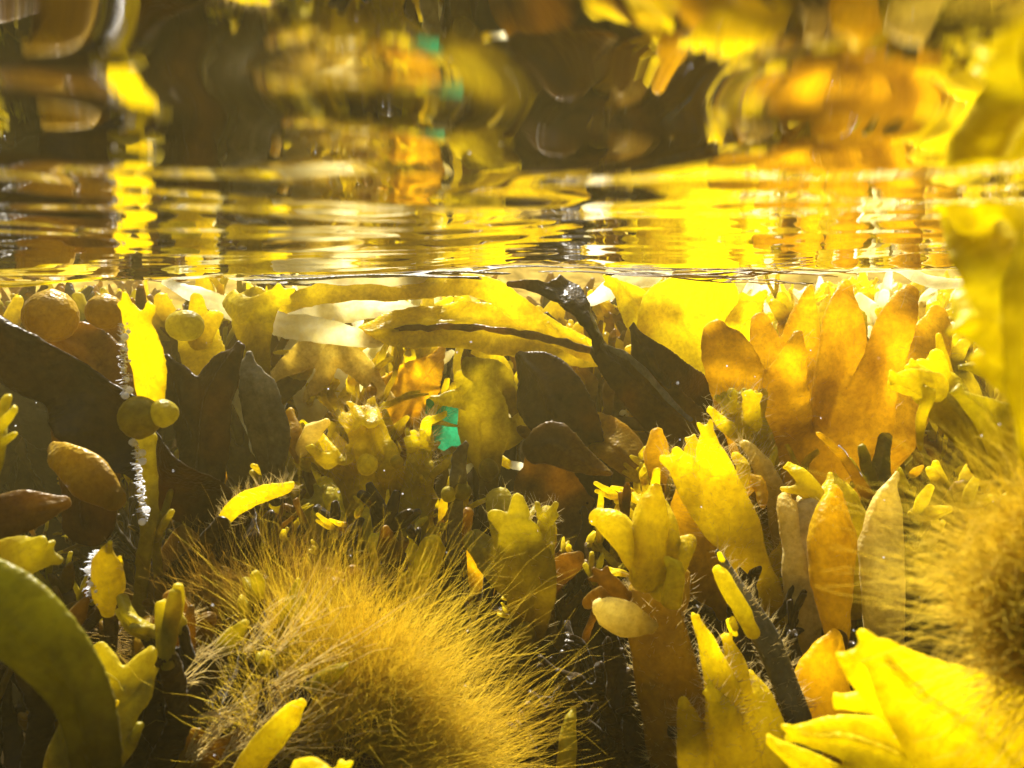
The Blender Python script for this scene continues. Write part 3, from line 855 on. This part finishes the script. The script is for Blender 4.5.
frond('wrack_frond', 'grey-green stalk with yellow knobbed tips leaning left at the lower right', 'seaweed', 1.9, [
    ('blade', 'grey', [[(810, 760, 30), (788, 690, 30), (764, 636, 30), (742, 594, 18), (720, 556, 7)]], dict(fuzz=1200, t=.35, wave=.03)),
    ('receptacle', 'yellow', [[(752, 632, 14), (736, 600, 19), (722, 578, 15), (716, 570, 9)], [(734, 628, 7), (731, 620, 9), (733, 632, 8)]], dict(dd=-.03)),
    ('tooth', 'yellow', [[(722, 560, 7), (719, 554, 5)]])])
frond('wrack_frond', 'thick orange fingers rising at the bottom right of the stout trunk', 'seaweed', 1.85, [
    ('blade', 'gold', [[(745, 840, 50), (738, 760, 46), (724, 716, 32), (714, 694, 16)], [(785, 830, 50), (770, 750, 42), (758, 700, 32), (748, 674, 14)], [(735, 800, 50), (724, 700, 38), (708, 650, 24), (697, 620, 9)],
                       [(760, 800, 40), (742, 720, 30), (736, 668, 24), (728, 640, 12)], [(700, 830, 40), (694, 760, 34), (690, 720, 26), (684, 700, 12)]], dict(fuzz=2000, t=.5, wave=.03))])
frond('wrack_frond', 'brown crumpled blade below the oval orange pod', 'seaweed', 1.98, [
    ('blade', 'orange', [[(840, 760, 60), (818, 690, 66), (826, 655, 50), (836, 636, 20)]], dict(t=.3, wave=.15))])
frond('wrack_frond', 'big blurred yellow fan with pointed lobes in the bottom right corner', 'seaweed', 1.15, [
    ('blade', 'yellow', [[(1120, 860, 230), (1000, 760, 160), (920, 695, 90), (876, 652, 38)], [(960, 790, 100), (860, 742, 56), (802, 736, 22)],
                         [(930, 730, 60), (860, 672, 34), (836, 652, 6)], [(900, 830, 70), (820, 775, 40), (775, 745, 14)], [(900, 700, 40), (842, 700, 16)]], dict(wave=.07, lo=.25))])
frond('wrack_frond', 'clean bright yellow two-lobed frond right of the orange plant', 'seaweed', 2.0, [
    ('blade', 'yellow', [[(985, 470, 24), (970, 438, 32), (950, 408, 46), (934, 388, 50)], [(935, 388, 34), (910, 379, 24), (894, 378, 12)], [(932, 385, 34), (918, 370, 18)], [(920, 450, 5), (921, 420, 12), (928, 400, 16)]], dict(wave=.04))])
frond('wrack_frond', 'narrow olive-yellow blade behind the clean two-lobed frond', 'seaweed', 2.15, [
    ('blade', 'gold', [[(965, 440, 20), (955, 400, 24), (946, 372, 16), (938, 336, 5)]], dict(wave=.04))])
frond('wrack_frond', 'big blurred yellow frond at the right edge reaching the surface', 'seaweed', 0.72, [
    ('blade', 'yellow', [[(1040, 440, 60), (1030, 370, 90), (1035, 300, 110), (1050, 250, 90)], [(1020, 330, 70), (990, 260, 70), (978, 215, 56)], [(972, 222, 24), (962, 196, 16)], [(980, 215, 24), (980, 188, 16)], [(992, 218, 24), (1000, 194, 16)],
                         [(1020, 350, 60), (985, 330, 50), (962, 318, 40), (952, 300, 20)], [(962, 326, 24), (948, 332, 12)], [(1015, 380, 50), (990, 372, 30), (974, 360, 14)], [(1040, 240, 60), (1044, 205, 30)]], dict(wave=.16, freq=5, lo=.7, t=.09))])
frond('wrack_frond', 'dark olive leaves in the shade of the big blurred frond', 'seaweed', 1.7, [
    ('blade', 'olive', [[(1040, 480, 60), (1010, 440, 66), (985, 415, 40), (955, 395, 10)], [(1050, 400, 50), (1010, 375, 36), (968, 365, 8)]], dict(wave=.1))])
frond('wrack_frond', 'wide orange plant with six blunt upright lobes right of centre', 'seaweed', 3.2, [
    ('blade', 'orange', [[(815, 640, 80), (815, 560, 110), (812, 480, 130)], [(790, 520, 60, 0), (746, 410, 62, -.08), (720, 350, 44, -.14), (711, 330, 24, -.12)], [(795, 500, 60), (772, 390, 60, .06), (757, 322, 22, .1)],
                         [(802, 490, 70), (798, 390, 50, .05), (804, 325, 40, .06), (813, 287, 9, .06)], [(825, 490, 80), (838, 390, 66, -.08), (845, 314, 46, -.14), (849, 286, 16, -.1)], [(838, 490, 70), (874, 385, 54, -.15), (898, 320, 40, -.26), (910, 292, 20, -.2)],
                         [(845, 490, 60), (910, 395, 54, .06), (936, 338, 44, .08), (944, 313, 22, .1)], [(800, 480, 50), (777, 400, 48, -.14), (784, 358, 28, -.18), (788, 336, 12, -.18)]], dict(plain=True, fuzz=1500, t=.22, wave=.12, lean=.5))])
frond('wrack_frond', 'blurred bright yellow broad frond under the waterline left of the orange plant', 'seaweed', 3.7, [
    ('blade', 'yellow', [[(690, 440, 50), (690, 370, 90), (694, 322, 120), (712, 288, 70), (722, 270, 22)], [(670, 340, 60), (640, 308, 44), (614, 284, 16)], [(740, 340, 60), (752, 310, 30)]], dict(wave=.15, lo=.5, t=.1))])

# ------------------------------------------------------------------ background weed
def rot2(v, a):
    return np.array([v[0] * math.cos(a) - v[1] * math.sin(a), v[0] * math.sin(a) + v[1] * math.cos(a)])


from mathutils import Matrix


def set_age2(me):
    k = len(me.vertices)
    co = np.empty(k * 3, np.float32)
    me.vertices.foreach_get('co', co)
    at = me.attributes.new('age', 'FLOAT', 'POINT')
    at.data.foreach_set('value', np.clip(np.linalg.norm(co.reshape(-1, 3), axis=1) / 1.12, 0, 1).astype(np.float32))


def grown(seed, levels=3, fat=1.0):
    """A forked wrack plant about one unit tall on the origin: blade + separate tips."""
    r = random.Random(seed)
    blades, tips = [], []
    def grow(p, d, y, w, L, lev):
        q = p + rot2(d, r.uniform(-.15, .15)) * L * .5
        e = q + rot2(d, r.uniform(-.25, .25)) * L * .5
        y1 = y + r.uniform(-.09, .09)
        b = [(p, y, w * .8), (q, (y + y1) / 2, w * 1.05), (e, y1, w * 1.0)]
        blades.append(b)
        if lev == 0:
            for k in range(r.choice((1, 2, 2, 3))):
                dd = rot2(d, r.uniform(-.6, .6))
                s = e - dd * w * .5
                t = s + dd * L * r.uniform(.45, .9)
                tips.append([(s, y1, w * .5), (s * .5 + t * .5, y1, w * r.uniform(.6, .85)), (t, y1 + r.uniform(-.04, .04), w * .35)])
            return
        for sgn in (-1, 1):
            if r.random() < .92:
                grow(e - d * w * .3, rot2(d, sgn * r.uniform(.25, .55)), y1, w * r.uniform(.74, .95), L * r.uniform(.7, .95), lev - 1)
    grow(np.array([0., 0.]), np.array([0., 1.]), 0., .06 * fat, .32, levels)
    def sw(b, tr):
        pos = [(p[0], y, p[1]) for p, y, _ in b]
        wd = [x for _, _, x in b]
        return sweep(pos, wd, [max(.016, x * tr) for x in wd], (0, -1, .15), .035, 12)
    me = remeshed(mesh_np('blade', *merge([sw(b, .2) for b in blades])), .0125)
    wave(me, .10, 2.5, (0, 1, 0), seed * 1.7, .012)
    set_age2(me)
    tms = []
    for b in tips:
        tm = mesh_np('tip', *sw(b, .4))
        wave(tm, .10, 2.5, (0, 1, 0), seed * 1.7, .012)
        set_age2(tm)
        tms.append(tm)
    whole = remeshed(mesh_np('wrack_plant', *merge([sw(b, .2) for b in blades] + [sw(b, .4) for b in tips])), .014)
    wave(whole, .10, 2.5, (0, 1, 0), seed * 1.7, .012)
    set_age2(whole)
    top = max(v.co.z for v in whole.vertices)
    for m_ in [me, whole] + tms:
        m_.transform(Matrix.Scale(1 / top, 4))
    return me, tms, whole


KINDS = [grown(11, 3, .9), grown(23, 3, 1.0), grown(37, 4, .6), grown(41, 2, 1.4), grown(59, 3, .8), grown(61, 4, .75)]


TONE = dict(dark='near-black', umber='umber', brown='brown', olive='olive', gold='golden', yellow='lemon', orange='orange', cream='cream', pale='pale')
MARKS = [(0, 'at the left edge'), (110, 'behind the slanting brown strap'), (210, 'behind the paired bladders'), (300, 'behind the grey blade'), (370, 'behind the forked yellow frond'),
         (440, 'behind the wavy amber leaf'), (510, 'behind the turquoise scrap'), (580, 'behind the dark hanging blade'), (650, 'behind the large dark blade'), (730, 'behind the tall olive finger'),
         (800, 'behind the broad yellow frond'), (880, 'behind the wide orange plant'), (960, 'behind the two-lobed yellow frond')]


def described(mats, x, y, where):
    px = 512 + F_PX * x / (y * math.cos(PITCH) + .1)
    mark = 'behind the large blurred tuft'
    for lim, m_ in MARKS:
        if px < lim:
            mark = m_
            break
    a, b = TONE[mats[0]], TONE[mats[1]]
    tips = '' if a == b else ' with %s tips' % b
    return '%s forked plant%s %s, %s' % (a, tips, where, mark)


def plant(k, x, y, z, h, mats, label, group, small):
    blade, tips, whole = KINDS[k]
    root = bpy.data.objects.new('wrack_plant', whole if small else None)
    COL.objects.link(root)
    root.location = (x, y, z)
    root.scale = (h, h, h)
    root.rotation_euler = (random.uniform(-.2, .2), random.uniform(-.3, .3), random.uniform(-1.0, 1.0))
    if label.startswith('@'):
        label = described(mats, x, y, label[1:])
    tag(root, label, 'seaweed', group)
    for me, mt, o in [(whole, mats[1], root)] if small else [(blade, mats[0], None)] + [(m_, mats[1], None) for m_ in tips]:
        if o is None:
            o = bpy.data.objects.new(me.name.split('.')[0], me)
            COL.objects.link(o)
            o.parent = root
        if not me.materials:
            me.materials.append(M['gold'])
        o.material_slots[0].link = 'OBJECT'
        o.material_slots[0].material = M[mt]
    return root


def sector(k):
    """Weed tones by bearing: dark left and past the middle, paler elsewhere to paint glow."""
    if k < -.30: return [('dark', 'brown'), ('brown', 'brown'), ('brown', 'olive'), ('dark', 'dark'), ('brown', 'gold')]
    if k < -.04: return [('gold', 'yellow'), ('cream', 'pale'), ('yellow', 'pale'), ('yellow', 'yellow'), ('pale', 'pale'), ('olive', 'yellow')]  # yellow and pale tones paint the waterline glow into the weed
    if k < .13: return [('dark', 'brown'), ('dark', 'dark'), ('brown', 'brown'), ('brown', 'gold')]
    return [('gold', 'yellow'), ('orange', 'gold'), ('yellow', 'pale'), ('yellow', 'yellow'), ('cream', 'pale')]


def scatter(n, y0, y1, spread, top, mats, label, group, small=False):
    for i in range(n):
        y = y0 + (y1 - y0) * random.random()
        x = random.uniform(-1, 1) * spread * y
        if y < 3.4 and -.15 < x / y < .06:
            continue
        z = float(ground_z(np.array(x), np.array(y))) - .05
        t = random.uniform(*top) * (y if top[1] < -.2 else 1)
        h = max(.25, (t - z)) 
        plant(random.randrange(6), x, y, z, h, random.choice(mats if mats else sector(x / y)), label, group, small)


scatter(55, 5.7, 9.0, .72, (-.15, .0), None,
        '@on the far slope', 'forked plants on the far slope', True)
scatter(115, 4.15, 5.7, .72, (-.28, -.03), None,
        '@at middle distance', 'forked plants in the middle distance')
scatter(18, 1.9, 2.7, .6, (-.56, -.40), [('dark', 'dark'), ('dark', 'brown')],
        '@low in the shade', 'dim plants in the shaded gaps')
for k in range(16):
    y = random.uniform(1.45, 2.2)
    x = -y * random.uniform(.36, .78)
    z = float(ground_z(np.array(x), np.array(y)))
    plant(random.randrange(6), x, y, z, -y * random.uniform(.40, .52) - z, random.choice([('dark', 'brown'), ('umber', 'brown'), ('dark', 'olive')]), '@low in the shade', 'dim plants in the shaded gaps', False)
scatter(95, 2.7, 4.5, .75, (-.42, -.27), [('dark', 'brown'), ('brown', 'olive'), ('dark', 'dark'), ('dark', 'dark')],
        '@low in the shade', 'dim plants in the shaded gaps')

for k in range(26):                       # yellow-tipped plants between the large ones, left and right of the dark gap
    y = random.uniform(3.35, 4.2)
    x = y * (random.uniform(-.6, -.1) if k % 2 else random.uniform(.2, .55))
    z = float(ground_z(np.array(x), np.array(y)))
    plant(random.choice((1, 3, 5, 4)), x, y, z, (random.uniform(-1.1, -.65) - z), random.choice([('brown', 'gold'), ('olive', 'gold'), ('olive', 'yellow'), ('brown', 'orange')]),
          '@between larger fronds', 'yellow-tipped plants between the larger fronds', False)

for k in range(22):                       # fine bright plants in the middle, round the forked yellow frond
    y = random.uniform(2.8, 3.3)
    kx = random.uniform(-.30, -.08) if k < 13 else random.uniform(.10, .34)
    z = float(ground_z(np.array(kx * y), np.array(y)))
    plant(random.choice((2, 5, 0, 4)), kx * y, y, z, -y * random.uniform(.21, .36) - z, random.choice([('brown', 'yellow'), ('olive', 'yellow'), ('gold', 'yellow')]),
          '@between larger fronds', 'yellow-tipped plants between the larger fronds', False)

# dark weed added flat at the surface to shade what lies under and before it
for k in range(17):
    y = random.uniform(3.2, 6.2)
    kx = random.uniform(-.8, -.33) if k < 11 else random.uniform(.0, .13)
    h = random.uniform(.8, 1.3)
    o = plant(random.randrange(6), kx * y, y, float(surf_z(kx * y, y)) - .03, h, random.choice([('dark', 'umber'), ('brown', 'umber'), ('brown', 'brown')]),
              '@afloat at the surface', 'dark fronds added afloat for shade', True)
    o.scale = (h * 1.1, h * .22, h)
    o.rotation_euler = (R(-90), 0, random.uniform(0, 6.28))

# ------------------------------------------------------------------ hairy tufts
def tuft(label, D, ell, n, length, rad, flow, out=1.0, bias=(0, 0, 0), mat='hair'):
    cx, cy, rx, ry, rz = ell
    c = P(cx, cy, D)
    root = bpy.data.objects.new('hair_tuft', None)
    root.empty_display_size = .05
    COL.objects.link(root)
    root.location = c
    tag(root, label, 'seaweed')
    u = rng.normal(0, 1, (n, 3)); u /= np.linalg.norm(u, axis=1)[:, None]
    u -= FW * np.maximum(u @ FW, 0)[:, None] * rng.choice([0, 2], n)[:, None]
    s = D / F_PX
    def put(w_):
        return w_[..., :1] * RT * rx * s + w_[..., 1:2] * (-FW) * rz * s + w_[..., 2:] * UP * ry * s
    depth = rng.random((n, 1)) ** .5 * .75 + .3
    uu = np.stack([u @ RT, -(u @ FW), u @ UP], -1)
    pts = c + put(uu) * depth
    # strands drift together in locks: a slow random field turns them
    fld = np.array([noise.noise_vector(Vector(p_ * 7.0)) for p_ in pts]) + .6 * np.array([noise.noise_vector(Vector(p_ * 19.0)) for p_ in pts])
    d = put(uu) / (s * max(rx, ry))
    d = d - FW * (d @ FW)[:, None] * .6
    d = d * out + np.asarray(bias)
    d /= np.linalg.norm(d, axis=1)[:, None] + 1e-6
    d = d + fld * 1.05 + rng.normal(0, .18, (n, 3))
    fil = strands('filaments', pts, d, length, rad, mat, root, seg=11, flow=flow, curl=1.3, clump=.6)
    fil['kind'] = 'stuff'
    th = np.linspace(0, math.pi, 16); ph = np.linspace(0, 2 * math.pi, 24, endpoint=False)
    T, H = np.meshgrid(th, ph, indexing='ij')
    uu = np.stack([np.sin(T) * np.cos(H), np.sin(T) * np.sin(H), np.cos(T)], -1)
    v = c + put(uu) * .38
    idx = np.arange(16 * 24).reshape(16, 24)
    q = np.stack([idx[:-1], np.roll(idx[:-1], -1, 1), np.roll(idx[1:], -1, 1), idx[1:]], -1).reshape(-1, 4)
    link('core', mesh_np('core', v.reshape(-1, 3), q), mat, root)
    return root


tuft('soft golden hairy tuft in front of the dark gap at the lower left', 1.95, (345, 768, 78, 110, 60), 20000, .20, .0008, (.07, 0, .05), bias=(.40, 0, .3), out=.75)
tuft('brown fuzzy mound behind the golden hairy tuft', 2.25, (255, 640, 66, 56, 60), 9000, .14, .0009, (.05, 0, .05), bias=(.1, 0, .4), mat='dull')
tuft('large blurred golden hairy tuft at the right edge', 1.0, (1090, 585, 95, 110, 50), 4500, .10, .0008, (-.05, 0, .02), bias=(-.5, 0, .15), out=.9)
# pale wisps
root = bpy.data.objects.new('hair_wisps', None); COL.objects.link(root)
root.location = P(200, 700, 1.75)
tag(root, 'pale stringy wisps of hair weed left of the golden hairy tuft', 'seaweed')
rt, dr = [], []
for k in range(20):
    b = P(random.uniform(170, 290), random.uniform(650, 770), random.uniform(1.62, 1.78))
    dd = RT * random.uniform(.35, 1) + UP * random.uniform(.15, .9)
    for j in range(16):
        rt.append(b + rng.normal(0, .007, 3)); dr.append(dd + rng.normal(0, .12, 3))
strands('filaments', np.array(rt), np.array(dr), .2, .0011, 'wisp', root, curl=.5, clump=.75)
# white fringe of the bladder plant: hairs and beads painting a wet glint
def line_beads(line):
    pts = catmull([(x, y, 0) for x, y in line], 11)
    return [(p[0], p[1]) for p in pts]


def fringe(label, D, line, n, L):
    root = bpy.data.objects.new('fringe_glint', None); COL.objects.link(root)
    root.location = P(*line[0], D)
    tag(root, label, 'growth')
    pts = catmull([P(x, y, D) for x, y in line], n)
    d = -RT * .9 - FW * .4 + rng.normal(0, .35, (n, 3))
    for x, y in line_beads(line):
        c = P(x + random.uniform(-5, 4), y + random.uniform(-5, 5), D - random.uniform(0, .03))
        v, f = ball(1.0, 512, 384, 1.0, 0)
        v = v - P(512, 384, 1.0)
        link('bubble', mesh_np('bubble', c + v / np.abs(v).max() * random.choice((1.2, 1.8, 2.6, 4.4)) * D / F_PX, f), 'white', root)
    strands('filaments', pts + rng.normal(0, .003, (n, 3)), d, L, .0022, 'white', root, seg=5, curl=.6)
fringe('white fringe painting a glint up the left edge of the blade with paired bladders', 2.08, [(128, 395), (126, 360), (124, 325)], 110, .012)
fringe('white fringe painting a glint on the stalk below the paired bladders', 2.08, [(146, 520), (142, 480), (137, 440)], 110, .012)
fringe('white fringe painting a glint on the left of the pointed yellow tip', 1.98, [(94, 600), (92, 575), (97, 552)], 90, .012)

# drifting specks
vs = []
for k in range(70):
    d = random.uniform(1.0, 3.2)
    c = P(random.uniform(0, 1024), random.uniform(300, 768), d)
    v, f = ball(1.0, 512, 384, 1.0, 0)
    v = v - P(512, 384, 1.0)
    vs.append((c + v / np.abs(v).max() * random.uniform(.35, 1.0) * d / F_PX, f))
o = link('drifting_specks', mesh_np('specks', *merge(vs)), 'white')
tag(o, 'tiny pale specks drifting in the water', 'specks', kind='stuff')
